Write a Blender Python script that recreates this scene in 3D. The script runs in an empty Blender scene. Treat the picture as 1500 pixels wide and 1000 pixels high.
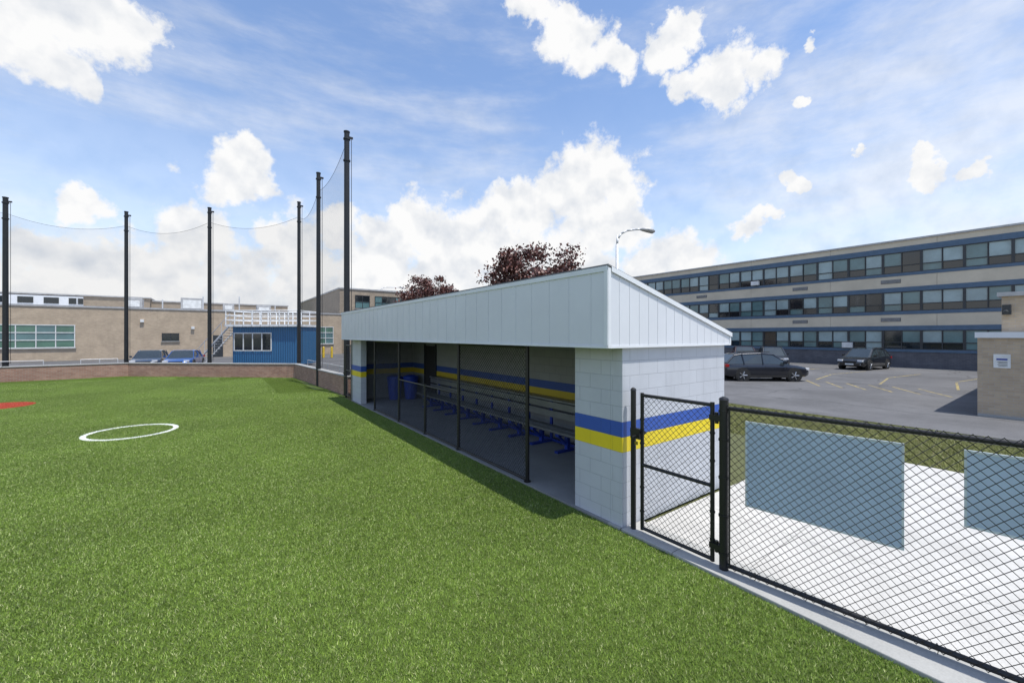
import bpy, math, random
import numpy as np
from mathutils import Vector
random.seed(7); rng=np.random.default_rng(5)
scene=bpy.context.scene
H=2.5; F=600.0; YAW=math.radians(35.93); S,C=math.sin(YAW),math.cos(YAW)
def wdir(px,py):
    a=(px-750)/F; c=-(py-491)/F
    return Vector((S+C*a, C-S*a, c))
# ---------------------------------------------------------------- materials
class NT:
    def __init__(s,name):
        s.m=bpy.data.materials.new(name); s.m.use_nodes=True
        s.t=s.m.node_tree; s.b=s.t.nodes['Principled BSDF']
    def n(s,typ,**kw):
        nd=s.t.nodes.new(typ)
        for k,v in kw.items(): setattr(nd,k,v)
        return nd
    def l(s,a,b): s.t.links.new(a,b)
    def math(s,op,a,b=None,clamp=False):
        nd=s.n('ShaderNodeMath',operation=op,use_clamp=clamp)
        for i,v in enumerate((a,b)):
            if v is None: continue
            if isinstance(v,(int,float)): nd.inputs[i].default_value=v
            else: s.l(v,nd.inputs[i])
        return nd.outputs[0]
    def mix(s,f,a,b,bt='MIX'):
        nd=s.n('ShaderNodeMix',data_type='RGBA',blend_type=bt)
        for i,v in ((0,f),(6,a),(7,b)):
            if isinstance(v,(int,float)): nd.inputs[i].default_value=v
            elif isinstance(v,tuple): nd.inputs[i].default_value=(*v[:3],1)
            else: s.l(v,nd.inputs[i])
        return nd.outputs[2]
    def noise(s,vec,scale,detail=4,rough=.6):
        nd=s.n('ShaderNodeTexNoise'); nd.inputs['Scale'].default_value=scale
        nd.inputs['Detail'].default_value=detail; nd.inputs['Roughness'].default_value=rough
        if vec is not None: s.l(vec,nd.inputs['Vector'])
        return nd.outputs['Fac']
    def ramp(s,f,lo,hi,a=0.,b=1.):
        nd=s.n('ShaderNodeMapRange',interpolation_type='SMOOTHSTEP')
        s.l(f,nd.inputs[0])
        for i,v in zip((1,2,3,4),(lo,hi,a,b)): nd.inputs[i].default_value=v
        return nd.outputs[0]
    def bump(s,h,strength=.3,dist=.01,prev=None):
        nd=s.n('ShaderNodeBump'); nd.inputs['Strength'].default_value=strength; nd.inputs['Distance'].default_value=dist
        s.l(h,nd.inputs['Height'])
        if prev is not None: s.l(prev,nd.inputs['Normal'])
        return nd.outputs[0]
def pos(nt): return nt.n('ShaderNodeNewGeometry').outputs['Position']
def pm(name,col,rough=.6,metal=0.,var=.12,scale=3.,bump=.0,bscale=60.,bd=.003,coat=0):
    nt=NT(name); p=pos(nt)
    f=nt.noise(p,scale,4)
    f=nt.ramp(f,.3,.7,1-var,1+var)
    c=nt.mix(1.,(*col,),f,'MULTIPLY')
    nt.l(c,nt.b.inputs['Base Color'])
    nt.b.inputs['Roughness'].default_value=rough; nt.b.inputs['Metallic'].default_value=metal
    if coat: nt.b.inputs['Coat Weight'].default_value=coat; nt.b.inputs['Coat Roughness'].default_value=.05
    if bump>0: nt.l(nt.bump(nt.noise(p,bscale,4),bump,bd),nt.b.inputs['Normal'])
    return nt.m
def brickmat(name,c1,c2,mortar,bw,rh,ms,bump=.5,stripes=None,rough=.8,grime=.15,bd=.006,offset=.5,drip=0):
    nt=NT(name); uv=nt.n('ShaderNodeUVMap',uv_map='UVMap').outputs[0]; p=pos(nt)
    b=nt.n('ShaderNodeTexBrick',offset=offset); nt.l(uv,b.inputs['Vector'])
    b.inputs['Scale'].default_value=1; b.inputs['Brick Width'].default_value=bw; b.inputs['Row Height'].default_value=rh
    b.inputs['Mortar Size'].default_value=ms; b.inputs['Mortar Smooth'].default_value=.3; b.inputs['Bias'].default_value=0
    b.inputs['Color1'].default_value=(*c1,1); b.inputs['Color2'].default_value=(*c2,1); b.inputs['Mortar'].default_value=(*mortar,1)
    col=b.outputs['Color']
    if stripes:
        sep=nt.n('ShaderNodeSeparateXYZ'); nt.l(uv,sep.inputs[0]); v=sep.outputs[1]
        for z0,z1,sc in stripes:
            m=nt.math('MULTIPLY',nt.math('GREATER_THAN',v,z0),nt.math('LESS_THAN',v,z1))
            dk=nt.mix(nt.math('MULTIPLY',b.outputs['Fac'],.35),sc,tuple(x*.6 for x in sc))
            col=nt.mix(m,col,dk)
    f=nt.ramp(nt.noise(p,1.3,5,.65),.3,.75,1-grime,1+grime*.6)
    col=nt.mix(1.,col,f,'MULTIPLY')
    if drip:
        mp=nt.n('ShaderNodeMapping'); mp.inputs['Scale'].default_value=(3,3,.25); nt.l(p,mp.inputs[0])
        col=nt.mix(1.,col,nt.ramp(nt.noise(mp.outputs[0],1.,5,.7),.5,.8,1.,1-drip),'MULTIPLY')
    nt.l(col,nt.b.inputs['Base Color']); nt.b.inputs['Roughness'].default_value=rough
    inv=nt.math('SUBTRACT',1.,b.outputs['Fac'])
    n1=nt.bump(nt.noise(p,90,3),.3,.003)
    nt.l(nt.bump(inv,bump,bd,n1),nt.b.inputs['Normal'])
    return nt.m

BLUE=(.028,.09,.38); YEL=(.76,.59,.015)
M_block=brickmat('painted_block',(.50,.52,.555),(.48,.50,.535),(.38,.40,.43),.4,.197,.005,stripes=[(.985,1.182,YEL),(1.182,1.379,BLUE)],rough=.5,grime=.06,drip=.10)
M_blockshade=brickmat('painted_block_shaded',(.27,.28,.28),(.25,.26,.26),(.19,.20,.20),.4,.197,.006,stripes=[(.985,1.182,(.50,.38,.02)),(1.182,1.379,(.025,.07,.28))],rough=.55,grime=.06)  # same block paint and stripes, with the dugout's interior shade put into the colours
M_brickred=brickmat('red_brick',(.30,.155,.105),(.40,.235,.165),(.36,.31,.26),.21,.075,.008,grime=.15)
M_bricktan=brickmat('tan_brick',(.52,.41,.285),(.44,.34,.24),(.45,.39,.32),.25,.085,.008,grime=.12,drip=.15)
M_brickbrown=brickmat('brown_brick',(.36,.29,.21),(.30,.24,.175),(.34,.29,.24),.25,.085,.008,grime=.12,drip=.15)
M_brickgray=brickmat('gray_brick',(.13,.13,.145),(.10,.10,.115),(.16,.16,.17),.3,.1,.01,grime=.2)
M_white=pm('white_metal_panel',(.635,.655,.685),.36,var=.03,scale=1.2)
M_trim=pm('white_trim',(.70,.72,.74),.4,var=.03)
M_roof=pm('roof_membrane',(.16,.16,.17),.8)
M_soffit=pm('soffit_panel',(.17,.18,.18),.6,var=.05)
M_black=pm('black_vinyl',(.012,.012,.013),.38,var=.1)
M_blackp=pm('black_pole',(.010,.011,.013),.45,var=.2)
M_alu=pm('aluminium',(.26,.27,.28),.4,.7,var=.08)
M_bluep=pm('blue_paint',(.012,.04,.28),.4,var=.06)
M_bin=pm('blue_plastic',(.012,.05,.36),.45,var=.05)
M_rub=pm('rubber',(.02,.02,.02),.8)
M_dark=pm('dark_void',(.02,.02,.022),.7)
M_signback=pm('banner_board',(.60,.71,.84),.5,var=.05,scale=2)
M_signedge=pm('banner_edge',(.78,.84,.84),.5)
M_beige=pm('precast_panel',(.60,.53,.41),.8,var=.08,scale=.5)
M_bluegrey=pm('spandrel_blue',(.075,.13,.20),.5,var=.08)
M_frame=pm('window_frame_dark',(.03,.035,.04),.4)
M_framew=pm('window_frame_white',(.68,.69,.68),.5)
M_grayroof=pm('metal_gray',(.42,.42,.42),.5,.2)
M_rail=pm('galvanised_rail',(.56,.57,.58),.4,.2)
M_railw=pm('white_rail',(.78,.79,.79),.45)
M_yell=pm('bollard_yellow',(.70,.48,.03),.5)
M_bark=pm('bark',(.09,.065,.05),.9,var=.3,bump=.5)
def glass(name,col,rough=.06,spec=.8):
    m=pm(name,col,rough,0,var=.15,scale=.8); m.node_tree.nodes['Principled BSDF'].inputs['Specular IOR Level'].default_value=spec; return m
G_dark=glass('glass_dark',(.012,.018,.022)); G_teal=glass('glass_teal',(.11,.20,.205),.15); G_pale=glass('glass_blind',(.28,.38,.39),.2); G_green=glass('glass_green',(.09,.19,.14),.15)
G_car=glass('car_glass',(.03,.04,.045),.04,1.)
def concrete(name,col,joint=None):
    nt=NT(name); p=pos(nt)
    f=nt.ramp(nt.noise(p,1.1,6,.7),.3,.75,.86,1.06)
    g=nt.ramp(nt.noise(p,60,3),.3,.7,.92,1.05)
    c=nt.mix(1.,col,f,'MULTIPLY'); c=nt.mix(1.,c,g,'MULTIPLY')
    if joint:
        sp=nt.n('ShaderNodeSeparateXYZ'); nt.l(p,sp.inputs[0])
        for ax,(st,off) in zip((0,1),joint):
            m=nt.math('PINGPONG',nt.math('ADD',sp.outputs[ax],off),st/2)
            c=nt.mix(nt.math('LESS_THAN',m,.006),c,tuple(x*.45 for x in col))
    nt.l(c,nt.b.inputs['Base Color']); nt.b.inputs['Roughness'].default_value=.85
    nt.l(nt.bump(nt.noise(p,120,3),.3,.002),nt.b.inputs['Normal'])
    return nt.m
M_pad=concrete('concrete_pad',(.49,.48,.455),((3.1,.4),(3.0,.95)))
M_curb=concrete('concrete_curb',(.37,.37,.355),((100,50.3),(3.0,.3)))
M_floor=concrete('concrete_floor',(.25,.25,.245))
def asphalt():
    nt=NT('asphalt'); p=pos(nt)
    f=nt.ramp(nt.noise(p,.22,6,.7),.3,.72,.74,1.25); g=nt.ramp(nt.noise(p,45,3),.3,.7,.8,1.2)
    c=nt.mix(1.,(.108,.108,.112),f,'MULTIPLY'); c=nt.mix(1.,c,g,'MULTIPLY')
    v=nt.n('ShaderNodeTexVoronoi',feature='DISTANCE_TO_EDGE'); v.inputs['Scale'].default_value=.16
    wp=nt.n('ShaderNodeVectorMath',operation='ADD'); nz=nt.n('ShaderNodeTexNoise'); nz.inputs['Scale'].default_value=.5; nt.l(p,nz.inputs['Vector'])
    sc=nt.n('ShaderNodeVectorMath',operation='SCALE'); sc.inputs['Scale'].default_value=2.; nt.l(nz.outputs['Color'],sc.inputs[0])
    nt.l(p,wp.inputs[0]); nt.l(sc.outputs[0],wp.inputs[1]); nt.l(wp.outputs[0],v.inputs['Vector'])
    c=nt.mix(nt.ramp(v.outputs['Distance'],.0,.012,.7,0.),c,(.04,.04,.04))
    c=nt.mix(nt.ramp(nt.noise(p,.9,3),.62,.72,0,.4),c,(.05,.05,.05))
    nt.l(c,nt.b.inputs['Base Color']); nt.b.inputs['Roughness'].default_value=.9
    nt.l(nt.bump(nt.noise(p,80,3),.5,.004),nt.b.inputs['Normal']); return nt.m
M_asph=asphalt()
def linepaint():
    nt=NT('faded_yellow_paint'); p=pos(nt)
    f=nt.ramp(nt.noise(p,6,6,.8),.40,.64)
    nt.l(nt.mix(f,(.12,.118,.11),(.45,.34,.09)),nt.b.inputs['Base Color']); nt.b.inputs['Roughness'].default_value=.8; return nt.m
M_line=linepaint()
RING=(-1.75,14.4); CLAY=(-6.35,22.3)
def turfmat(name,blade,lawn=False):
    nt=NT(name); g=nt.n('ShaderNodeNewGeometry'); p=g.outputs['Position']
    big=nt.ramp(nt.noise(p,.30,5,.65),.3,.7,.85,1.13); med=nt.ramp(nt.noise(p,9,4,.75),.3,.7,.84,1.16)
    if lawn: a,b,dd=(.18,.21,.06),(.29,.29,.10),(.36,.31,.17)
    else: a,b,dd=(.090,.160,.018),(.260,.370,.062),(.42,.46,.20)
    if blade:
        r=g.outputs['Random Per Island']
        c=nt.mix(r,a,b); c=nt.mix(nt.math('GREATER_THAN',r,.90),c,dd)
    else:
        f=nt.noise(p,140,3,.7); c=nt.mix(nt.ramp(f,.35,.65),tuple(x*.5 for x in a),tuple(x*.5 for x in b))
    c=nt.mix(1.,c,big,'MULTIPLY'); c=nt.mix(1.,c,med,'MULTIPLY')
    if not lawn:
        for (cx,cy),r0,r1,col in ((RING,.83,.945,(.85,.87,.83)),(CLAY,-1,1.03,(.50,.09,.05))):
            sb=nt.n('ShaderNodeVectorMath',operation='SUBTRACT'); nt.l(p,sb.inputs[0]); sb.inputs[1].default_value=(cx,cy,0)
            ml=nt.n('ShaderNodeVectorMath',operation='MULTIPLY'); nt.l(sb.outputs[0],ml.inputs[0]); ml.inputs[1].default_value=(1,1,0)
            ln=nt.n('ShaderNodeVectorMath',operation='LENGTH'); nt.l(ml.outputs[0],ln.inputs[0]); d=ln.outputs['Value']
            c=nt.mix(nt.math('MULTIPLY',nt.math('GREATER_THAN',d,r0),nt.math('LESS_THAN',d,r1)),c,col)
    nt.l(c,nt.b.inputs['Base Color']); nt.b.inputs['Roughness'].default_value=.45
    nt.b.inputs['Specular IOR Level'].default_value=.4
    if not blade: nt.l(nt.bump(nt.noise(p,160,3),.8,.02),nt.b.inputs['Normal'])
    return nt.m
M_turf=turfmat('turf_base',False); M_tb=turfmat('turf_blades',True); M_lawn=turfmat('lawn_base',False,True); M_lb=turfmat('lawn_blades',True,True)
# ---------------------------------------------------------------- mesh builder
def empty(name,loc=(0,0,0),rz=0):
    e=bpy.data.objects.new(name,None); scene.collection.objects.link(e); e.location=loc; e.rotation_euler=(0,0,rz); e.empty_display_size=.3; return e
class MB:
    def __init__(s): s.v=[];s.f=[];s.mi=[];s.mats=[]
    def m(s,mat):
        if mat not in s.mats: s.mats.append(mat)
        return s.mats.index(mat)
    def poly(s,pts,mat):
        k=len(s.v); s.v+= [tuple(p) for p in pts]; s.f.append(tuple(range(k,k+len(pts)))); s.mi.append(s.m(mat))
    def box(s,x0,x1,y0,y1,z0,z1,mat):
        x0,x1=min(x0,x1),max(x0,x1);y0,y1=min(y0,y1),max(y0,y1)
        k=len(s.v); s.v+=[(x0,y0,z0),(x1,y0,z0),(x1,y1,z0),(x0,y1,z0),(x0,y0,z1),(x1,y0,z1),(x1,y1,z1),(x0,y1,z1)]
        for q in ((0,3,2,1),(4,5,6,7),(0,1,5,4),(1,2,6,5),(2,3,7,6),(3,0,4,7)):
            s.f.append(tuple(k+i for i in q)); s.mi.append(s.m(mat))
    def tube(s,p0,p1,r0,mat,n=8,r1=None,cap=True):
        r1=r0 if r1 is None else r1
        p0,p1=Vector(p0),Vector(p1); d=(p1-p0).normalized()
        a=d.orthogonal().normalized(); b=d.cross(a); k=len(s.v)
        for p,r in ((p0,r0),(p1,r1)):
            for i in range(n):
                t=2*math.pi*i/n; s.v.append(tuple(p+a*r*math.cos(t)+b*r*math.sin(t)))
        mi=s.m(mat)
        for i in range(n):
            j=(i+1)%n; s.f.append((k+i,k+j,k+n+j,k+n+i)); s.mi.append(mi)
        if cap and n>3:
            s.f.append(tuple(k+i for i in range(n))[::-1]); s.mi.append(mi); s.f.append(tuple(k+n+i for i in range(n))); s.mi.append(mi)
    def path(s,pts,r,mat,n=8):
        for a,b in zip(pts[:-1],pts[1:]): s.tube(a,b,r,mat,n)
    def loft(s,rings,mats,caps=True,capmat=None):
        n=len(rings[0]); k=len(s.v)
        for r in rings: s.v+=[tuple(p) for p in r]
        for i in range(len(rings)-1):
            for j in range(n):
                jj=(j+1)%n; s.f.append((k+i*n+j,k+i*n+jj,k+(i+1)*n+jj,k+(i+1)*n+j)); s.mi.append(s.m(mats(i,j)))
        if caps:
            cm=capmat or mats(0,0)
            s.f.append(tuple(k+j for j in range(n))[::-1]); s.mi.append(s.m(cm))
            e=k+(len(rings)-1)*n; s.f.append(tuple(e+j for j in range(n))); s.mi.append(s.m(cm))
    def build(s,name,parent=None,bevel=0,smooth=False,loc=(0,0,0),rz=0,segs=2):
        me=bpy.data.meshes.new(name); me.from_pydata(s.v,[],s.f)
        for m in s.mats: me.materials.append(m)
        me.polygons.foreach_set('material_index',s.mi)
        uv=me.uv_layers.new(name='UVMap')
        for p in me.polygons:
            nx,ny,nz=map(abs,p.normal)
            for li in p.loop_indices:
                co=me.vertices[me.loops[li].vertex_index].co
                uv.data[li].uv=(co.y,co.z) if nx>=ny and nx>=nz else ((co.x,co.z) if ny>=nz else (co.x,co.y))
        if smooth: me.polygons.foreach_set('use_smooth',[True]*len(me.polygons))
        me.update()
        o=bpy.data.objects.new(name,me); scene.collection.objects.link(o); o.location=loc; o.rotation_euler=(0,0,rz)
        if parent: o.parent=parent
        if bevel:
            b=o.modifiers.new('bev','BEVEL'); b.width=bevel; b.segments=segs; b.limit_method='ANGLE'; b.angle_limit=math.radians(35)
            if smooth: b.harden_normals=False
        return o
def chainlink(mb,p0,p1,z0,z1,mat,sp=.074,r=.0026,off=.004,n=3):
    p0=Vector((*p0,0)); p1=Vector((*p1,0)); L=(p1-p0).length; d=(p1-p0)/L; nn=Vector((-d.y,d.x,0)); h=z1-z0
    def P(s_,z,o): return p0+d*s_+nn*o+Vector((0,0,z0+z))
    k=-h
    while k<L:
        a=max(0,k); b=min(L,k+h)
        if b-a>.01:
            mb.tube(P(a,a-k,off),P(b,b-k,off),r,mat,n,cap=False)
            mb.tube(P(a,h-(a-k),-off),P(b,h-(b-k),-off),r,mat,n,cap=False)
        k+=sp
# ---------------------------------------------------------------- ground sheets
def sheet(name,pts,z,mat):
    mb=MB(); mb.poly([(x,y,z) for x,y in pts],mat); return mb.build(name)
sheet('ground',[(-400,-400),(400,-400),(400,400),(-400,400)],-.03,M_lawn)
sheet('parking_lot',[(15.5,-60),(60,-60),(60,70),(15.5,70)],-.016,M_asph)
sheet('service_road',[(-80,20),(15.49,20),(15.49,70),(-80,70)],-.02,M_asph)
WALL=[(-42,33.2),(-9.2,33.5),(-4.3,34.0),(3.8,27.1),(4.4,17.5)]
sheet('turf_field',[(4.2,-10),(4.2,17.5),(4.4,17.5),(3.8,27.1),(-4.3,34),(-9.2,33.5),(-42,33.2),(-42,-10)],-.004,M_turf)
mb=MB(); mb.box(4.62,10.9,-12,3.35,-.1,.02,M_pad); mb.build('concrete_pad')
mb=MB(); mb.box(4.2,4.62,-12,3.42,-.1,.035,M_curb); mb.build('concrete_curb',bevel=.008)
def patch(name,n,h,w,mat,size=2.,seed=1):
    r=np.random.default_rng(seed)
    x=r.uniform(-size/2,size/2,n);y=r.uniform(-size/2,size/2,n);a=r.uniform(0,2*np.pi,n);hh=h*r.uniform(.55,1.15,n)
    la=r.uniform(0,2*np.pi,n); ln=hh*r.uniform(.2,1.1,n)
    V=np.zeros((n,3,3)); dx=np.cos(a)*w/2; dy=np.sin(a)*w/2
    V[:,0,0]=x-dx;V[:,0,1]=y-dy;V[:,1,0]=x+dx;V[:,1,1]=y+dy
    V[:,2,0]=x+np.cos(la)*ln;V[:,2,1]=y+np.sin(la)*ln;V[:,2,2]=hh
    V=np.clip(V.reshape(-1,3),[-size/2,-size/2,0],[size/2,size/2,1])
    me=bpy.data.meshes.new(name); me.vertices.add(n*3); me.vertices.foreach_set('co',V.ravel())
    me.loops.add(n*3); me.loops.foreach_set('vertex_index',np.arange(n*3)); me.polygons.add(n)
    me.polygons.foreach_set('loop_start',np.arange(n)*3)
    me.update(calc_edges=True); me.validate(); me.materials.append(mat); return me
T=[patch('turf_patch',46000,.024,.0062,M_tb,seed=i) for i in range(3)]
Lw=[patch('lawn_patch',16000,.06,.009,M_lb,seed=9)]
def inview(x,y,tmax):
    t=x*S+y*C; a=(x*C-y*S)
    return -1.5<t<tmax and abs(a)<1.3*max(t,0)+2.6
tp=empty('artificial_turf')
# full tiles plus small tiles hugging the backstop wall
def inside(x,y,h):
    def ok(q,w_):
        if q>4.21: return False
        if q>3.8: return w_<21
        for (ax,ay),(bx,by) in zip(WALL[:-2],WALL[1:-1]):
            if ax<=q<=bx: return w_<ay+(by-ay)*(q-ax)/(bx-ax)+.2
        return True
    return all(ok(x+i*h,y+j*h) for i in(-1,0,1) for j in (-1,1))
def tile(x,y,s):
    o=bpy.data.objects.new('turf_tile',random.choice(T)); scene.collection.objects.link(o)
    o.location=(x,y,-.003); o.rotation_euler=(0,0,random.randint(0,3)*math.pi/2); o.scale=(s,s,1 if s==1 else .8); o.parent=tp
y=-7.0
while y<36:
    x=3.2
    while x>-34:
        if inview(x,y,40):
            if inside(x,y,1): tile(x,y,1)
            else:
                for i in (-.75,-.25,.25,.75):
                    for j in (-.75,-.25,.25,.75):
                        if inside(x+i,y+j,.25): tile(x+i,y+j,.25)
        x-=2
    y+=2
gp=empty('grass_strip')
for i in range(2):
    for j in range(14):
        o=bpy.data.objects.new('grass_tile',Lw[0]); scene.collection.objects.link(o); o.location=(11.95+i*2.25,-3+j*2,-.03); o.scale=(1.12,1,1); o.rotation_euler=(0,0,math.pi*random.randint(0,1)); o.parent=gp
# ---------------------------------------------------------------- dugout
D=empty('dugout'); XF,XB=4.25,6.85; Y0,Y1=3.44,16.4; ZT=2.364
mb=MB()
mb.box(XF,XF+.2,Y0+.2,4.3,0,ZT,M_block)
mb.box(XF,XB,Y0,Y0+.2,0,ZT,M_block)
mb.build('near_wall',D,bevel=.006)
mb=MB(); mb.box(XF,XF+.2,15.15,Y1-.2,0,ZT,M_block); mb.box(XF,XB,Y1-.2,Y1,0,ZT,M_blockshade); mb.build('far_wall',D,bevel=.006)
mb=MB(); mb.box(XB-.2,XB,Y0+.2,Y1-.2,0,ZT,M_blockshade); mb.build('back_wall',D)
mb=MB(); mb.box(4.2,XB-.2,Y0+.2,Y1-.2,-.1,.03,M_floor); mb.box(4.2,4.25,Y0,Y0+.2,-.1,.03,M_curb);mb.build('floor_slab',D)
fx0,fx1,fy0,fy1=3.9,6.93,3.38,16.46; zb=2.345; zf=3.35; zk=2.53
mb=MB(); mb.box(fx0+.05,fx1-.05,fy0+.05,fy1-.05,ZT+.001,ZT+.05,M_soffit); mb.build('soffit',D)
mb=MB(); mb.box(fx0,fx0+.045,fy0,fy1,zb,zf,M_white)
yy=fy0+.28
while yy<fy1-.1: mb.box(fx0-.004,fx0-.0005,yy-.005,yy+.005,zb+.03,zf-.06,M_white); yy+=.405
mb.box(fx0-.014,fx0-.001,fy0,fy1,zf-.06,zf+.004,M_trim); mb.box(fx0-.012,fx0-.001,fy0,fy1,zb-.006,zb+.025,M_trim); mb.box(fx0-.013,fx0-.001,fy0-.004,fy0+.05,zb+.026,zf-.061,M_trim)
mb.build('front_fascia',D)
mb=MB()
def zr(x): return zf+(zk-zf)*(x-fx0)/(fx1-fx0)
for ys,ye in ((fy0,fy0+.045),(fy1-.045,fy1)):
    x0,x1=fx0+.046,fx1
    b=[(x0,ys,zb),(x1,ys,zb),(x1,ys,zr(x1)),(x0,ys,zr(x0))]; t=[(p[0],ye,p[2]) for p in b]
    mb.poly(b,M_white); mb.poly(t[::-1],M_white)
    for i in range(4): j=(i+1)%4; mb.poly([b[i],t[i],t[j],b[j]][::-1],M_white)
xx=fx0+.22
while xx<fx1-.05:
    mb.box(xx-.004,xx+.004,fy0-.004,fy0-.0005,zb+.03,zr(xx)-.05,M_white); xx+=.2
mb.box(fx0-.004,fx0+.05,fy0-.012,fy0-.001,zb-.004,zf-.02,M_trim); mb.box(fx0+.051,fx1,fy0-.01,fy0-.001,zb-.006,zb+.025,M_trim); mb.box(fx1-.04,fx1,fy0-.011,fy0-.001,zb+.026,zk-.03,M_trim)
mb.build('side_fascia',D)
mb=MB(); mb.box(fx1-.04,fx1,fy0+.046,fy1-.046,zb,zk-.01,M_white); mb.build('back_fascia',D)
mb=MB()
def slab(x0,x1,y0,y1,o0,o1,mat):
    b=[(x0,y0,zr(x0)+o0),(x1,y0,zr(x1)+o0),(x1,y1,zr(x1)+o0),(x0,y1,zr(x0)+o0)]; t=[(p[0],p[1],p[2]-o0+o1) for p in b]
    mb.poly(b[::-1],mat); mb.poly(t,mat)
    for i in range(4): j=(i+1)%4; mb.poly([b[i],b[j],t[j],t[i]],mat)
slab(fx0-.01,fx1+.03,fy0-.018,fy1+.018,.005,.022,M_roof)
slab(fx0+.05,fx1+.02,fy0-.022,fy0-.0185,-.05,.015,M_trim)
mb.build('roof',D)
mb=MB()
for yy,zt in ((5.45,2.34),(7.86,2.34),(9.6,1.28),(11.4,2.34),(13.6,2.34)):
    mb.tube((4.27,yy,.03),(4.27,yy,zt),.034,M_black,12); mb.tube((4.27,yy,.03),(4.27,yy,.045),.06,M_black,10)
for a,b,zs in ((5.45,7.86,(.07,2.30)),(7.86,9.6,(.07,1.24)),(9.6,11.4,(.07,1.24)),(11.4,13.6,(.07,2.30))):
    for z in zs: mb.tube((4.27,a,z),(4.27,b,z),.02,M_black,8)
    chainlink(mb,(4.27,a),(4.27,b),zs[0],zs[1],M_black,r=.0036)
mb.build('chain_link_screen',D)
bn=empty('team_bench'); mb=MB()
by0,by1=4.2,13.8
mb.box(5.80,6.00,by0,by1,.43,.475,M_alu)
mb.box(6.015,6.22,by0,by1,.43,.475,M_alu)
for z in (.60,.80): mb.box(6.34,6.375,by0,by1,z,z+.15,M_alu)
mb.box(6.30,6.62,by0,by1,.98,1.02,M_alu)
mb.build('planks',bn,bevel=.004)
mb=MB(); yy=by0+.5
mb.box(6.38,6.44,by0,by1,.031,.09,M_bluep)
while yy<by1:
    mb.box(5.78,6.37,yy-.05,yy+.05,.03,.075,M_bluep)
    mb.box(6.06,6.14,yy-.045,yy+.045,.076,.37,M_bluep)
    mb.box(5.80,6.36,yy-.05,yy+.05,.371,.428,M_bluep); mb.box(6.38,6.42,yy-.035,yy+.035,.091,.97,M_bluep)
    mb.tube((5.84,yy,.38),(6.08,yy,.18),.03,M_bluep,6)
    yy+=.85
mb.build('legs',bn)
mb=MB(); mb.box(6.62,6.648,14.0,14.9,.03,2.1,M_dark); mb.box(6.60,6.649,13.93,13.99,.03,2.16,M_frame); mb.box(6.60,6.649,14.91,14.97,.03,2.16,M_frame); mb.build('service_door',D)
for i,(bx,byy) in enumerate(((6.2,15.3),(5.65,15.55))):
    e=empty('trash_bin'); e.location=(bx,byy,.03); mb=MB()
    rings=[]
    for z,w in ((0,.20),(.05,.21),(.78,.27),(.80,.29),(.84,.29)):
        rings.append([(w*math.cos(t)*1.05,w*math.sin(t)*1.05,z) for t in [2*math.pi*q/16 for q in range(16)]])
    mb.loft(rings,lambda i,j:M_bin); mb.build('bin_body',e)
    mb=MB(); rings=[[(w*math.cos(t),w*math.sin(t),z) for t in [2*math.pi*q/16 for q in range(16)]] for z,w in ((.842,.30),(.88,.28),(.93,.14))]
    mb.loft(rings,lambda i,j:M_bin); mb.build('bin_lid',e)
# ---------------------------------------------------------------- gate & fence
def post(mb,x,y,z1,r=.038,z0=.03):
    mb.tube((x,y,z0),(x,y,z1),r,M_black,16)
    mb.tube((x,y,z1),(x,y,z1+.02),r*1.12,M_black,16,r*.9); mb.tube((x,y,z1+.02),(x,y,z1+.035),r*.9,M_black,16,r*.3)
G=empty('chain_link_gate'); mb=MB()
ga=(4.335,3.20); gb=(4.345,2.31)
post(mb,4.33,3.33,1.80,.034)
for p in (ga,gb): mb.tube((*p,.07),(*p,1.78),.023,M_black,12)
for z in (.09,.88,1.75): mb.tube((*ga,z),(*gb,z),.021,M_black,12)
chainlink(mb,ga,gb,.09,1.75,M_black,r=.003)
mb.box(4.30,4.36,3.16,3.36,1.27,1.30,M_black); mb.box(4.28,4.33,3.20,3.34,1.20,1.33,M_black); mb.tube((4.28,3.25,1.24),(4.20,3.25,1.24),.012,M_black,8)
for z in (.25,1.62):
    mb.box(4.31,4.39,2.18,2.33,z-.03,z+.03,M_black); mb.tube((4.34,2.26,z-.06),(4.34,2.26,z+.06),.02,M_black,8)
for p in (ga,gb):
    for z in (.3,.6,1.15,1.45): mb.tube((*p,z-.01),(*p,z+.01),.029,M_black,12)
mb.build('gate_frame',G)
mb=MB(); mb.box(4.275,4.283,3.225,3.27,1.13,1.17,pm('brass',(.5,.35,.08),.3,.9)); mb.build('padlock',G)
Fc=empty('chain_link_fence'); mb=MB()
def fl(y): return 4.35+(2.19-y)*.108
def fxy(y): return (fl(y),y)
post(mb,4.35,2.19,1.82,.045)
for yy in (-.95,-4): post(mb,*fxy(yy),1.80,.036)
for z in (.09,1.735): mb.tube((*fxy(2.19),z),(*fxy(-5),z),.023,M_black,12)
chainlink(mb,(fl(2.14)-.03,2.14),(fl(-5)-.03,-5),.07,1.775,M_black,r=.003)
mb.tube((fl(2.12)-.03,2.12,.08),(fl(2.12)-.03,2.12,1.76),.008,M_black,6)
for z in (.2,.6,1.0,1.4,1.7): mb.tube((4.35,2.19,z-.012),(4.35,2.19,z+.012),.052,M_black,14)
yy=1.9
while yy>-5:
    x_=fl(yy)
    for z in (.09,1.735): mb.path([(x_-.033,yy,z+.03),(x_+.0,yy-.004,z+.034),(x_+.03,yy-.008,z),(x_,yy-.01,z-.034),(x_-.033,yy-.012,z-.03)],.003,M_black,4)
    yy-=.42
mb.build('fence_mesh',Fc)
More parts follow.
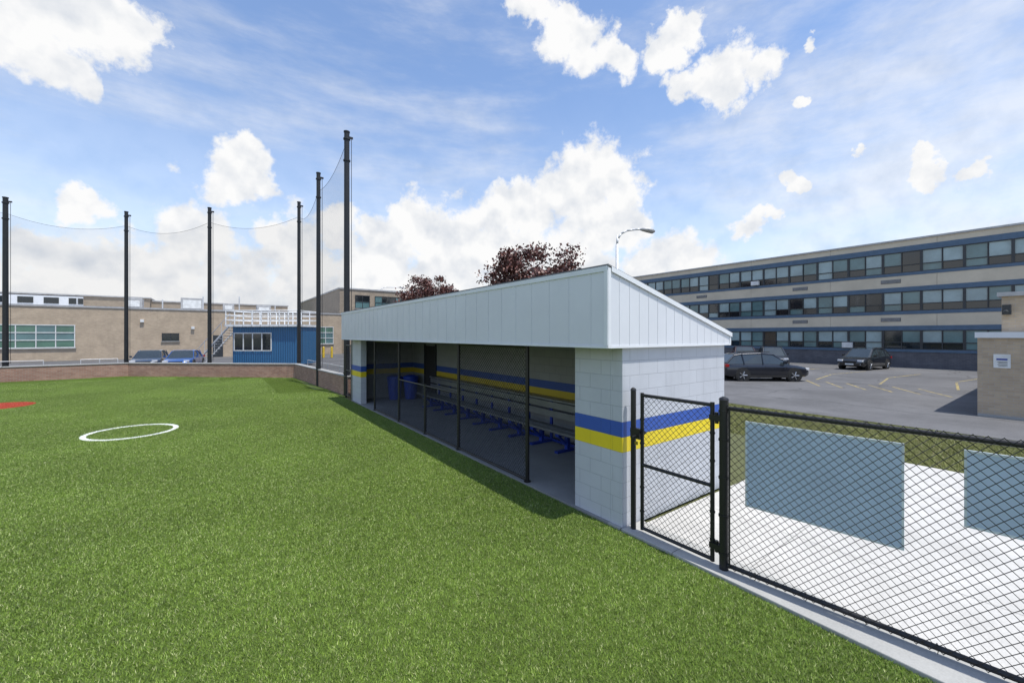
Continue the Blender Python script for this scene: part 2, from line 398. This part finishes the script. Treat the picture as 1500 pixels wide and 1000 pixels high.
def banner(y0,y1,z0,z1):
    e=empty('fence_banner'); mb=MB()
    p0=Vector((fl(y0)+.035,y0,0)); p1=Vector((fl(y1)+.035,y1,0)); d=(p1-p0).normalized(); n=Vector((d.y,-d.x,0))
    if n.x<0: n=-n
    def bx(s0,s1,za,zb_,t0,t1,mat):
        c=[p0+d*s0+n*t0,p0+d*s1+n*t0,p0+d*s1+n*t1,p0+d*s0+n*t1]
        b=[(q.x,q.y,za) for q in c]; t=[(q.x,q.y,zb_) for q in c]
        mb.poly(b[::-1],mat); mb.poly(t,mat)
        for i in range(4): j=(i+1)%4; mb.poly([b[i],b[j],t[j],t[i]],mat)
    L=(p1-p0).length
    bx(0,L,z0,z1,.004,.012,M_signback)
    for a in ((0,L,z0,z0+.018),(0,L,z1-.018,z1),(0,.015,z0+.0185,z1-.0185),(L-.015,L,z0+.0185,z1-.0185)): bx(a[0],a[1],a[2],a[3],.0,.0035,M_signedge)
    mb.build('board',e)
banner(2.0,.825,.75,1.62); banner(.5,-1.0,1.06,1.64)
# ---------------------------------------------------------------- backstop brick wall
W=empty('brick_wall')
for (ax,ay),(bx,by) in zip(WALL[:-1],WALL[1:]):
    L=math.hypot(bx-ax,by-ay); rz=math.atan2(by-ay,bx-ax)
    mb=MB(); mb.box(0,L,0,.25,-.1,.78,M_brickred); mb.build('wall_section',W,loc=(ax,ay,0),rz=rz)
    mb=MB(); mb.box(-.03,L+.03,-.03,.28,.781,.83,M_curb); mb.build('coping',W,loc=(ax,ay,0),rz=rz,bevel=.01)
def at(px,t): a=(px-750)/F; return (t*(S+C*a),t*(C-S*a))
PP=[(8,23.3,10.3,.13),(185,26,10.3,.11),(307,25.2,10.3,.11),(438,25.2,10.65,.11),(466.5,20.3,10.5,.11),(508,17.1,10.95,.125)]
pts=[]
for px,t,z,r in PP:
    e=empty('netting_pole'); x,yy=at(px,t); e.location=(x,yy,0); pts.append((x,yy,z))
    mb=MB(); mb.tube((0,0,-.1),(0,0,z),r,M_blackp,16,r*.85); mb.tube((0,0,z),(0,0,z+.05),r,M_blackp,16)
    mb.tube((r+.06,0,.9),(r+.06,0,z-.2),.012,M_blackp,6)
    for q in (z-.3,z-1.2,.9): mb.tube((0,0,q),(0,0,q+.06),r*1.12,M_blackp,12)
    mb.box(-.02,r+.12,-.03,.03,z-.22,z-.14,M_blackp); mb.build('pole_shaft',e)
def netmat(f):
    nt=NT('safety_netting'); nt.b.inputs['Base Color'].default_value=(.03,.03,.035,1)
    tr=nt.n('ShaderNodeBsdfTransparent'); mx=nt.n('ShaderNodeMixShader'); mx.inputs[0].default_value=f
    out=nt.t.nodes['Material Output']; nt.l(tr.outputs[0],mx.inputs[1]); nt.l(nt.b.outputs[0],mx.inputs[2]); nt.l(mx.outputs[0],out.inputs[0]); return nt.m
M_net=netmat(.10); M_net2=netmat(.20)
ends=[((-24,25,10.3))]+pts
for a,b in zip(ends[:-1],ends[1:]):
    e=empty('safety_net'); mb=MB(); mbc=MB(); n=20; L=math.hypot(a[0]-b[0],a[1]-b[1]); P=[]
    near=b is pts[-1] or b is pts[-2]
    for i in range(n+1):
        f=i/n; sag=min(.62,L*.10)*4*f*(1-f); z=a[2]-.85+(b[2]-a[2])*f-sag
        if near and b is pts[-1]: z+=.5*f
        P.append((a[0]+(b[0]-a[0])*f,a[1]+(b[1]-a[1])*f,z))
    mbc.path(P,.008,M_blackp,5)
    mbc.build('top_cable',e)
    for p,q in zip(P[:-1],P[1:]): mb.poly([(p[0],p[1],.8),(q[0],q[1],.8),q,p],M_net2 if near else M_net)
    mb.build('net',e)
e=empty('side_gate'); mb=MB()
for yy in (16.55,17.4): mb.tube((4.3,yy,0),(4.3,yy,2.15),.04,M_black,10)
for z in (.1,1.1,2.1): mb.tube((4.3,16.55,z),(4.3,17.4,z),.022,M_black,8)
chainlink(mb,(4.3,16.55),(4.3,17.4),.1,2.1,M_black); mb.build('gate_frame',e)
# ---------------------------------------------------------------- school building (3 storeys)
B=empty('school_building'); BX=44.; ya,yb=-40.,52.
mb=MB(); mb.box(BX,BX+16,ya,yb,-.1,1.2,M_brickgray); mb.build('base_course',B)
mb=MB()
mb.box(BX+.12,BX+15.9,ya+.1,yb-.1,1.2,9.9,M_dark)
for z0,z1 in ((3.25,4.15),(6.3,7.2),(9.5,9.95)):
    n=int((yb-ya)/6.6)
    for i in range(n+1):
        a=ya+i*6.6; b_=min(a+6.585,yb)
        if b_>a: mb.box(BX-.02,BX+.1,a,b_,z0,z1,M_beige)
mb.build('precast_panels',B)
mb=MB()
for z0,z1 in ((1.2,1.4),(2.9,3.25),(4.15,4.4),(5.95,6.3),(7.2,7.42),(9.08,9.5)):
    mb.box(BX-.05,BX+.1,ya,yb,z0,z1,M_bluegrey)
mb.build('spandrel_bands',B)
mb=MB(); mb.box(BX-.12,BX+16,ya-.1,yb+.1,9.95,10.08,M_grayroof); mb.build('roof_edge',B)
mb=MB(); mf=MB(); mod=1.12
for z0,z1 in ((1.4,2.9),(4.4,5.95),(7.42,9.08)):
    i=0; yy=ya
    zm=z0+(z1-z0)*.36
    while yy<yb-.1:
        w=.16 if i%2==0 else .06
        mf.box(BX-.01,BX+.11,yy-w/2,yy+w/2,z0,z1,M_frame)
        r=random.random(); up=G_pale if r<.6 else (G_teal if r<.88 else G_dark)
        lo=G_dark if random.random()<.6 else (G_teal if random.random()<.7 else G_pale)
        tl=random.uniform(-.012,.012)
        mb.poly([(BX+.06+tl,yy+w/2,zm),(BX+.06-tl,yy+mod-.05,zm),(BX+.06-tl,yy+mod-.05,z1),(BX+.06+tl,yy+w/2,z1)][::-1],up)
        mb.poly([(BX+.07,yy+w/2,z0),(BX+.07,yy+mod-.05,z0),(BX+.07,yy+mod-.05,zm),(BX+.07,yy+w/2,zm)][::-1],lo)
        yy+=mod; i+=1
    mf.box(BX+.0,BX+.1,ya,yb,zm-.03,zm+.03,M_frame); mf.box(BX-.02,BX+.1,ya,yb,z0,z0+.06,M_frame); mf.box(BX-.02,BX+.1,ya,yb,z1-.06,z1,M_frame)
mb.build('window_glass',B); mf.build('window_frames',B)
mb=MB()
for yy in (-4,8.2,14.5,24,32):
    for z in (3.6,6.65):
        mb.box(BX-.04,BX-.021,yy,yy+1.2,z,z+.3,M_frame)
        for q in range(4): mb.box(BX-.06,BX-.041,yy+.02,yy+1.18,z+.04+q*.07,z+.07+q*.07,M_grayroof)
mb.box(BX-.3,BX-.011,11.2,11.9,1.45,1.9,M_framew); mb.box(BX-.3,BX-.011,18.6,19.3,7.5,7.9,M_framew)
mb.build('wall_louvres',B)
# small brick building right
K=empty('brick_utility_building'); mb=MB()
mb.box(19.5,36,-14,1.85,-.1,2.42,M_bricktan); mb.build('lower_walls',K)
mb=MB(); mb.box(19.42,36,-14,1.90,2.421,2.6,M_trim); mb.build('canopy_edge',K)
mb=MB(); mb.box(20.1,35,-14,1.40,2.6,3.72,M_bricktan); mb.build('upper_walls',K)
mb=MB(); mb.box(20.0,35,-14,1.49,3.721,3.85,M_grayroof); mb.build('upper_coping',K)
mb=MB(); mb.box(19.47,19.498,1.18,1.52,1.5,1.92,M_framew); mb.box(19.465,19.4695,1.24,1.46,1.74,1.79,M_bluep);
for q in range(4): mb.box(19.465,19.4695,1.24,1.42+.02*(q%2),1.56+q*.04,1.572+q*.04,M_dark)
mb.build('posted_notice',K)
mb=MB(); mb.box(19.3,19.5,-.2,1.83,-.05,.05,M_curb); mb.box(19.9,20.099,1.2,1.38,3.15,3.45,M_frame); mb.tube((19.8,1.3,3.2),(20.05,1.3,3.3),.06,M_frame,8); mb.build('security_camera',K)  # security camera box and barrel on the upper wall, plus curb strip; emits nothing
# ---------------------------------------------------------------- left school buildings
def winrow(mb,mf,x0,x1,z0,z1,y,nx,fr,rows=2,gl=None):
    mb.box(x0,x1,y-.02,y,z0,z1,G_dark)
    w=(x1-x0)/nx
    for i in range(nx):
        for r in range(rows):
            a=z0+(z1-z0)*r/rows; b=z0+(z1-z0)*(r+1)/rows
            g=random.choice(gl or [G_green,G_green,G_teal,G_dark])
            mb.poly([(x0+i*w+.04,y-.03,a+.04),(x0+(i+1)*w-.04,y-.03,a+.04),(x0+(i+1)*w-.04,y-.03,b-.04),(x0+i*w+.04,y-.03,b-.04)],g)
    for i in range(nx+1): mf.box(x0+i*w-.035,x0+i*w+.035,y-.07,y-.031,z0,z1,fr)
    for r in range(rows+1): z=z0+(z1-z0)*r/rows; mf.box(x0-.05,x1+.05,y-.08,y-.071,z-.04,z+.04,fr)
    mf.box(x0-.1,x1+.1,y-.12,y-.0,z0-.13,z0-.041,M_curb)
A=empty('low_school_building')
mb=MB(); mb.box(-75,14,59,80,-.1,5.3,M_bricktan); mb.build('walls',A)
mb=MB(); mb.box(-75.1,14.1,58.93,80,5.301,5.48,M_grayroof); mb.build('parapet_cap',A)
mb=MB(); mf=MB(); winrow(mb,mf,-27,-11.4,1.3,3.5,59,12,M_framew,3,[G_green,G_green,G_teal]); winrow(mb,mf,9.1,12.9,1.4,3.6,59,4,M_framew,3,[G_green,G_green,G_teal]); winrow(mb,mf,-4.7,-3.3,1.9,2.7,59,2,M_frame,1,[G_dark])
winrow(mb,mf,-44,-31,1.3,3.5,59,10,M_framew,3)
mb.build('window_glass',A); mf.build('window_frames',A)
mb=MB(); mb.box(-.2,.75,58.95,58.999,0,2.5,M_frame); mb.box(-6.5,-6.2,58.8,58.999,3.9,4.2,M_framew);mb.box(-2.2,-1.9,58.8,58.999,3.2,3.5,M_framew); mb.build('door',A)
mb=MB(); mb.box(-75,-6.8,70,80,5.48,7.2,M_brickbrown); mb.box(-6.79,9,71,80,5.48,6.9,M_brickbrown); mb.box(-75,-12.8,69.9,70,6.0,7.1,M_trim)
for q in range(14): mb.box(-40+q*2.0,-38.8+q*2.0,69.85,69.9,6.2,6.9,G_dark)
mb.box(-75,-6.7,69.85,80,7.201,7.35,M_grayroof); mb.box(-6.69,9.1,70.9,80,6.901,7.05,M_grayroof); mb.build('upper_storey',A)
mb=MB()
for x,w,h in ((-8.3,1.4,1.2),(-3.4,2.2,1.5),(.8,1.2,1.0),(4.5,1.6,.9),(-22,2,1.6)):
    mb.box(x,x+w,64,65.6,5.48,5.6+h,M_grayroof); mb.box(x+.2,x+w-.2,63.95,63.999,5.8,5.3+h,M_framew)
for x in (-12,-5,-1.2,2.5,6.5): mb.tube((x,63,5.48),(x,63,6.5+random.random()),.07,M_rail,8)
mb.build('rooftop_units',A,bevel=.03)
A2=empty('two_storey_brick_building')
mb=MB(); mb.box(14.1,48,60.5,95,-.1,9.0,M_brickbrown); mb.build('walls',A2)
mb=MB(); mb.box(14,48.1,60.4,95,9.001,9.2,M_grayroof); mb.build('parapet_cap',A2)
mb=MB(); mf=MB()
for z0,z1 in ((6.4,8.2),(2.2,4.0)):
    for x0,x1,n in ((16.2,18.2,2),(19,24.2,5),(26,31,5),(33,38,5)): winrow(mb,mf,x0,x1,z0,z1,60.5,n,M_frame,2,[G_dark,G_teal])
mb.build('window_glass',A2); mf.build('window_frames',A2)
def corrug():
    nt=NT('blue_corrugated'); uv=nt.n('ShaderNodeUVMap',uv_map='UVMap').outputs[0]
    w=nt.n('ShaderNodeTexWave',wave_type='BANDS',bands_direction='X'); w.inputs['Scale'].default_value=1.6; nt.l(uv,w.inputs['Vector'])
    nt.l(nt.mix(w.outputs['Fac'],(.02,.10,.22),(.03,.15,.31)),nt.b.inputs['Base Color']); nt.b.inputs['Roughness'].default_value=.5
    nt.l(nt.bump(w.outputs['Fac'],.8,.03),nt.b.inputs['Normal']); return nt.m
M_corr=corrug()
x,yy=at(341,33.5); x2,y2=at(437,33); rz=math.atan2(y2-yy,x2-x); L=math.hypot(x2-x,y2-yy)
Pb=empty('press_box',(x,yy,0),rz)
mb=MB(); mb.box(0,L,0,2.6,.15,3.2,M_corr); mb.build('container_body',Pb)
mb=MB(); mb.box(.15,3.35,-.02,-.001,1.3,2.65,G_dark)
for q in range(5): mb.box(.15+q*.8-.04,.15+q*.8+.04,-.05,-.021,1.25,2.7,M_framew)
mb.box(.1,3.4,-.055,-.051,1.22,1.3,M_framew); mb.box(.1,3.4,-.055,-.051,2.64,2.72,M_framew); mb.build('window',Pb)
mb=MB(); mb.box(-.5,L+.1,-.25,2.8,3.201,3.38,M_railw)
for q in range(9):
    xx=-.45+q*(L+.5)/8
    for yq in (-.2,2.75): mb.tube((xx,yq,3.38),(xx,yq,4.5),.045,M_railw,6)
    mb.box(xx-.04,xx+.04,-.28,-.251,3.2,3.38,M_rail)
for yq in (-.2,2.75):
    for z in (3.75,4.12,4.5): mb.tube((-.45,yq,z),(L+.05,yq,z),.038,M_railw,6)
for xx in (-.45,L+.05):
    for z in (3.75,4.12,4.5): mb.tube((xx,-.2,z),(xx,2.75,z),.038,M_railw,6)
mb.build('roof_deck',Pb)
mb=MB()
for yq in (.3,1.3):
    mb.tube((-.5,yq,3.3),(-3.6,yq,.1),.05,M_rail,6); mb.tube((-.5,yq,4.3),(-3.6,yq,1.1),.025,M_rail,6)
    for q in range(5): mb.tube((-.5-q*.75,yq,3.3-q*.775),(-.5-q*.75,yq,4.3-q*.775),.02,M_rail,6)
for q in range(14): mb.box(-.6-q*.22,-.38-q*.22,.3,1.3,3.1-q*.225,3.14-q*.225,M_rail)
mb.build('stairs',Pb)
for (p,q) in (((4.9,18.5),(4.4,26.5)),((-6.5,34.9),(-4.9,35)),((-13,34.6),(-8,34.9))):
    e=empty('pipe_railing'); mb=MB(); L=math.hypot(q[0]-p[0],q[1]-p[1]); n=max(2,int(L/1.8))
    for z in (.6,1.05): mb.tube((*p,z),(*q,z),.02,M_rail,6)
    for i in range(n+1): f=i/n; mb.tube((p[0]+(q[0]-p[0])*f,p[1]+(q[1]-p[1])*f,0),(p[0]+(q[0]-p[0])*f,p[1]+(q[1]-p[1])*f,1.05),.02,M_rail,6)
    mb.build('rails',e)
for px in (439,447,458,466,474,486):
    e=empty('bollard'); e.location=(*at(px,46),0); mb=MB(); mb.tube((0,0,0),(0,0,1.15),.12,M_yell,12); mb.tube((0,0,1.15),(0,0,1.22),.12,M_yell,12,.04); mb.build('post',e)
# ---------------------------------------------------------------- cars
def car(loc,rz,col,suv=True,name='parked_car'):
    e=empty(name,loc,rz); paint=pm('car_paint',col,.3,.3,var=.02,coat=1.)
    zs=.96 if suv else .9; hz=1.56 if suv else 1.43
    st=[(-2.22,.42,.78,.74),(-2.17,.30,zs-.02,.84),(-1.9,.24,zs,.89),(-1.0,.2,zs+.0,.9),(0,.2,zs-.0,.9),(.95,.2,zs-.02,.9),(1.55,.22,zs-.09,.88),(2.0,.26,zs-.19,.82),(2.2,.32,.62,.70),(2.24,.4,.55,.62)]
    mb=MB(); rings=[]
    for x,b,t,w in st:
        h=t-b
        half=[(w*.9,b),(w,b+h*.2),(w,b+h*.62),(w*.965,b+h*.86),(w*.9,t)]
        rings.append([(x,yq,z) for yq,z in half]+[(x,-yq,z) for yq,z in half[::-1]])
    mb.loft(rings,lambda i,j:paint); mb.build('body',e,smooth=True,bevel=.02)
    if suv: gs=[(1.15,zs-.05,.80,zs-.04),(.35,hz-.06,.66,zs),(-.3,hz,.67,zs),(-1.4,hz-.05,.65,zs),(-1.7,hz-.12,.64,zs),(-2.14,zs+.06,.76,zs-.01)]
    else: gs=[(1.15,zs-.05,.80,zs-.04),(.35,hz-.05,.64,zs),(-.3,hz,.65,zs),(-1.05,hz-.06,.62,zs),(-1.35,hz-.15,.62,zs),(-1.95,zs+.04,.74,zs-.01)]
    mb=MB(); rings=[]
    for x,t,w,b in gs: rings.append([(x,.84,b-.03),(x,w+.0,t-.05),(x,w*.85,t),(x,-w*.85,t),(x,-w,t-.05),(x,-.84,b-.03)])
    ng=len(gs)
    mb.loft(rings,lambda i,j:(paint if (j in(1,2,3) and 0<i<ng-2) else G_car),capmat=G_car); mb.build('greenhouse',e,bevel=.01)
    mb=MB()
    for sg in (1,-1):
        e0=[Vector((x,sg*w*1.01,t-.04)) for x,t,w,b in gs]
        for p,q in zip(e0[:-1],e0[1:]): mb.tube(p,q,.03,paint,6)
        for x,w2,x2 in ((-.25,.67,-.25),(-1.25,.66,-1.3)): mb.tube((x,sg*.855,zs-.02),(x2,sg*w2*1.01,hz-.06),.03,paint,6)
        mb.box(.75,.9,sg*.9,sg*1.03,zs+.0,zs+.13,paint)
        if suv: mb.tube((.2,sg*.6,hz+.04),(-1.5,sg*.6,hz+.02),.018,M_rub,6)
        mb.box(-1.2,1.1,sg*.893,sg*.906,.24,.34,M_rub)
        for xx in (-.15,-1.1,.95): mb.box(xx-.004,xx+.004,sg*.899,sg*.9025,.4,zs-.1,M_rub)
    mb.build('pillars_mirrors',e)
    mb=MB(); tail=pm('tail_lamp',(.35,.01,.01),.2); head=pm('head_lamp',(.7,.72,.75),.1); plate=M_framew
    for sg in (1,-1):
        mb.box(-2.215,-2.05,sg*.58,sg*.86,.78,.93,tail); mb.box(1.98,2.205,sg*.45,sg*.76,.62,.74,head); mb.box(2.15,2.23,sg*.45,sg*.66,.40,.46,head)
    mb.box(2.2,2.245,-.4,.4,.5,.66,M_rub); mb.box(2.24,2.26,-.26,.26,.38,.48,plate); mb.box(-2.24,-2.2,-.26,.26,.6,.72,plate); mb.box(-2.26,-2.15,-.8,.8,.3,.42,M_rub)
    mb.build('lamps_trim',e,bevel=.01)
    mb=MB(); rim=pm('rim',(.45,.46,.47),.3,.8)
    for x in (-1.34,1.36):
        for sg in (1,-1):
            mb.tube((x,sg*.70,.36),(x,sg*.904,.36),.40,M_rub,20); mb.tube((x,sg*.72,.335),(x,sg*.915,.335),.335,M_rub,20); mb.tube((x,sg*.9,.335),(x,sg*.92,.335),.22,M_dark,16)
            for q in range(5):
                t=q*2*math.pi/5; mb.tube((x,sg*.925,.335),(x+.21*math.cos(t),sg*.925,.335+.21*math.sin(t)),.028,rim,5)
            mb.tube((x,sg*.915,.335),(x,sg*.93,.335),.06,rim,10)
    mb.build('wheels',e)
R=math.radians
x,yy=at(1113,23.2); car((x,yy,-.016),R(-40),(.010,.013,.022))
car((39.5,9.4,-.016),R(172),(.012,.012,.013))
x,yy=at(1131,34); car((x,yy,-.016),R(-150),(.03,.035,.045)); x,yy=at(1090,36); car((x,yy,-.016),R(-150),(.05,.012,.015))
x,yy=at(221,31); car((x,yy,-.02),R(-95),(.04,.06,.10),False); x,yy=at(270,31); car((x,yy,-.02),R(-100),(.02,.09,.32),False)
pl=MB()
def ln(x0,y0,x1,y1,w=.1):
    d=Vector((x1-x0,y1-y0,0)).normalized(); n=Vector((-d.y,d.x,0))*w/2
    a=Vector((x0,y0,-.012)); b=Vector((x1,y1,-.012)); pl.poly([a-n,b-n,b+n,a+n],M_line)
for k in range(16):
    yq=3.2+k*2.75; ln(27.6,yq,32.2,yq+.6); ln(32.4,yq+.6,37,yq)
    if k>3: ln(22,yq,26.6,yq)
for k in range(6): ln(24.3,3.+k*.9,26.8,4.4+k*.9)
pl.build('parking_markings')
# ---------------------------------------------------------------- street lamps
def lamp(loc,h,arm,rz,sc=1.):
    e=empty('street_lamp',loc,rz); mb=MB()
    mb.tube((0,0,0),(0,0,h-.9),.12,M_rail,14,.09); mb.tube((0,0,0),(0,0,.15),.2,M_rail,14,.16)
    P=[(0,0,h-1.1),(0,0,h-.9),(.06,0,h-.55),(.25,0,h-.25),(.6,0,h-.07),(1.1,0,h),(arm-.4,0,h+.02)]
    mb.path(P,.055,M_rail,8); mb.tube((0,0,h-1.02),(0,0,h-.35),.07,M_rail,8,.04); mb.build('pole',e,smooth=True)
    mb=MB(); rings=[]
    for x,w,t,b in ((0,.07,.05,-.04),(.15,.17,.12,-.08),(.45,.25,.17,-.13),(.75,.21,.12,-.18),(.9,.08,.01,-.08)):
        rings.append([(arm-.5+x,w*math.cos(q),h-x*.10+(t if math.sin(q)>0 else -b)*math.sin(q)) for q in [2*math.pi*i/12 for i in range(12)]])
    mb.loft(rings,lambda i,j:M_grayroof); mb.build('lamp_head',e,smooth=True)
x,yy=at(904,25); lamp((x,yy,0),8.95,1.9,R(-36))
x,yy=at(556,66); lamp((x,yy,0),10.2,3.6,R(-36))
# ---------------------------------------------------------------- trees
def leafmat():
    nt=NT('purple_foliage'); g=nt.n('ShaderNodeNewGeometry')
    c=nt.mix(g.outputs['Random Per Island'],(.055,.022,.020),(.16,.062,.045)); nt.l(c,nt.b.inputs['Base Color']); nt.b.inputs['Roughness'].default_value=.5; return nt.m
M_leaf=leafmat()
def tree(loc,h,cr,cz,n,seed):
    r=random.Random(seed); e=empty('purple_leaf_tree',loc); mb=MB()
    mb.tube((0,0,0),(0,0,cz-cr*.5),.22,M_bark,10,.15)
    cl=[]
    for i in range(60):
        while True:
            d=Vector((r.uniform(-1,1),r.uniform(-1,1),r.uniform(-.8,1)))
            if .25<d.length<1: break
        p=Vector((d.x*cr,d.y*cr,cz+d.z*cr*.82)); cl.append((p,r.uniform(.35,.8)*cr*.26))
        if i<22: mb.tube((0,0,cz-cr*.7+r.random()*cr*.4),p,.07,M_bark,5,.015)
    mb.build('trunk',e)
    ml=MB()
    for i in range(n):
        p,s=cl[r.randrange(len(cl))]
        c=p+Vector((r.gauss(0,1),r.gauss(0,1),r.gauss(0,.7)))*s*.75
        if c.z>h: c.z=h-r.random()*.4
        a=Vector((r.gauss(0,1),r.gauss(0,1),r.gauss(0,1))).normalized(); b=a.orthogonal().normalized(); sz=r.uniform(.08,.18)
        cc=a.cross(b)
        ml.poly([c-b*sz,c+cc*sz*.7,c+b*sz,c-cc*sz*.7],M_leaf)
    ml.build('crown',e)
x,yy=at(786,36); tree((x,yy,0),10.3,4.9,6.3,18000,3)
x,yy=at(627,52); tree((x,yy,0),10.2,3.9,6.8,10000,5)
x,yy=at(560,64); tree((x,yy,0),8.4,3.0,5.6,3500,8)
# ---------------------------------------------------------------- sun & sky
sv=Vector((.27,-1.14,3.35)).normalized(); el=math.asin(sv.z); az=math.atan2(sv.x,sv.y)
L=bpy.data.lights.new('sun','SUN'); L.energy=5.0; L.angle=math.radians(.5); L.color=(1,.96,.89)
lo=bpy.data.objects.new('sun',L); scene.collection.objects.link(lo); lo.rotation_euler=sv.to_track_quat('Z','Y').to_euler(); lo.location=(0,0,30)
w=bpy.data.worlds.new('World'); scene.world=w; w.use_nodes=True; nt=NT.__new__(NT); nt.t=w.node_tree
bg=nt.t.nodes['Background']; out=nt.t.nodes['World Output']
sky=nt.n('ShaderNodeTexSky',sky_type='NISHITA'); sky.sun_disc=False; sky.sun_elevation=el; sky.sun_rotation=az%(2*math.pi); sky.air_density=1.; sky.dust_density=.6; sky.ozone_density=1.5
nt.l(nt.mix(1.,sky.outputs[0],(1.45,1.52,1.62),'MULTIPLY'),bg.inputs[0]); bg.inputs[1].default_value=.14
dirv=nt.n('ShaderNodeTexCoord').outputs['Generated']
nz=nt.n('ShaderNodeTexNoise'); nz.inputs['Scale'].default_value=10; nz.inputs['Detail'].default_value=6; nz.inputs['Roughness'].default_value=.6; nt.l(dirv,nz.inputs['Vector'])
sb=nt.n('ShaderNodeVectorMath',operation='SUBTRACT'); nt.l(nz.outputs['Color'],sb.inputs[0]); sb.inputs[1].default_value=(.5,.5,.5)
sc=nt.n('ShaderNodeVectorMath',operation='SCALE'); sc.inputs['Scale'].default_value=.13; nt.l(sb.outputs[0],sc.inputs[0])
ad=nt.n('ShaderNodeVectorMath',operation='ADD'); nt.l(dirv,ad.inputs[0]); nt.l(sc.outputs[0],ad.inputs[1]); wd=ad.outputs[0]
CL=[(40,5,115),(150,25,80),(60,65,75),(105,95,42),(205,40,35),
(775,15,34),(810,48,38),(855,70,45),(905,80,36),(985,38,32),(1015,25,34),(975,75,34),(1065,105,52),(1110,115,42),(1070,140,36),(1000,115,30),(1190,60,16),(1175,150,16),
(345,232,40),(325,270,44),(375,262,34),(270,335,50),(310,360,62),(120,302,36),(40,350,40),(80,375,65),(190,385,60),(410,345,38),
(870,240,52),(905,270,48),(825,285,55),(770,320,58),(880,325,70),(725,315,42),(920,335,36),
(600,325,44),(640,355,65),(575,360,55),(690,365,65),(500,340,42),(440,370,65),(1000,385,42),(960,395,50),
(250,410,70),(350,410,70),(450,410,70),(550,410,70),(650,410,70),(760,400,70),(850,400,70),(50,420,60),(150,420,60),
(1165,262,20),(1095,328,28),(1125,318,18),(1250,228,18),(1350,245,34),(1420,250,26),(1460,320,18)]
val=None
for px,py,r in CL:
    d=wdir(px,py).normalized(); rr=.5*((wdir(px+r,py).normalized()-d).length+(wdir(px,py+r).normalized()-d).length)
    ds=nt.n('ShaderNodeVectorMath',operation='DISTANCE'); nt.l(wd,ds.inputs[0]); ds.inputs[1].default_value=d
    ma=nt.n('ShaderNodeMath',operation='MULTIPLY_ADD'); nt.l(ds.outputs['Value'],ma.inputs[0]); ma.inputs[1].default_value=-1/(rr*1.15); ma.inputs[2].default_value=1
    val=ma.outputs[0] if val is None else nt.math('MAXIMUM',val,ma.outputs[0])
sp=nt.n('ShaderNodeSeparateXYZ'); nt.l(dirv,sp.inputs[0]); z=sp.outputs[2]
fb=nt.noise(dirv,17,8,.62)
dens=nt.math('ADD',val,nt.math('MULTIPLY',nt.math('SUBTRACT',fb,.5),1.6))
a1=nt.ramp(dens,.02,.44)
low=nt.noise(dirv,4,6,.6)
hb=nt.ramp(z,.05,.30,.62,-.25); a2=nt.ramp(nt.math('ADD',low,hb),.68,1.0)
up=nt.n('ShaderNodeVectorMath',operation='ADD'); nt.l(dirv,up.inputs[0]); up.inputs[1].default_value=(0,-.01,.028)
s1=nt.noise(dirv,13,6,.52); s2=nt.noise(up.outputs[0],13,6,.52)
sh=nt.math('ADD',nt.math('MULTIPLY',nt.math('SUBTRACT',s1,s2),2.6),.82,clamp=True)
ccol=nt.mix(sh,(.66,.71,.79),(1.,1.,1.))
mp=nt.n('ShaderNodeMapping'); mp.inputs['Scale'].default_value=(1.2,1.8,5.5); mp.inputs['Rotation'].default_value=(.25,.15,.3); nt.l(dirv,mp.inputs[0])
wn=nt.noise(mp.outputs[0],1.7,8,.62)
# broad cirrus veil toward the right-hand sky
vd=nt.n('ShaderNodeVectorMath',operation='DISTANCE'); nt.l(dirv,vd.inputs[0]); vd.inputs[1].default_value=wdir(1380,260).normalized()
veil=nt.ramp(vd.outputs['Value'],.05,.5,.18,0.)
ws=nt.ramp(nt.math('ADD',wn,veil),.42,.82,.02,.62)
alpha=nt.math('MAXIMUM',nt.math('MAXIMUM',a1,nt.math('MULTIPLY',a2,.9)),ws)
haze=nt.ramp(z,-.05,.55,.60,.0)
alpha=nt.math('SUBTRACT',1.,nt.math('MULTIPLY',nt.math('SUBTRACT',1.,alpha),nt.math('SUBTRACT',1.,haze)))
alpha=nt.math('MULTIPLY',alpha,nt.ramp(z,-.02,.0))
bg2=nt.n('ShaderNodeBackground'); nt.l(ccol,bg2.inputs[0]); bg2.inputs[1].default_value=.98
mx=nt.n('ShaderNodeMixShader'); nt.l(alpha,mx.inputs[0]); nt.l(bg.outputs[0],mx.inputs[1]); nt.l(bg2.outputs[0],mx.inputs[2]); nt.l(mx.outputs[0],out.inputs[0])
scene.view_settings.view_transform='Standard'; scene.view_settings.look='None'; scene.view_settings.exposure=0
# ---------------------------------------------------------------- camera
cd=bpy.data.cameras.new('camera'); cd.sensor_width=36; cd.lens=14.4; cd.shift_y=-9/1500; cd.clip_end=2000; cd.clip_start=.05
co=bpy.data.objects.new('camera',cd); scene.collection.objects.link(co); co.location=(0,0,H); co.rotation_euler=(math.radians(90),0,-YAW); scene.camera=co
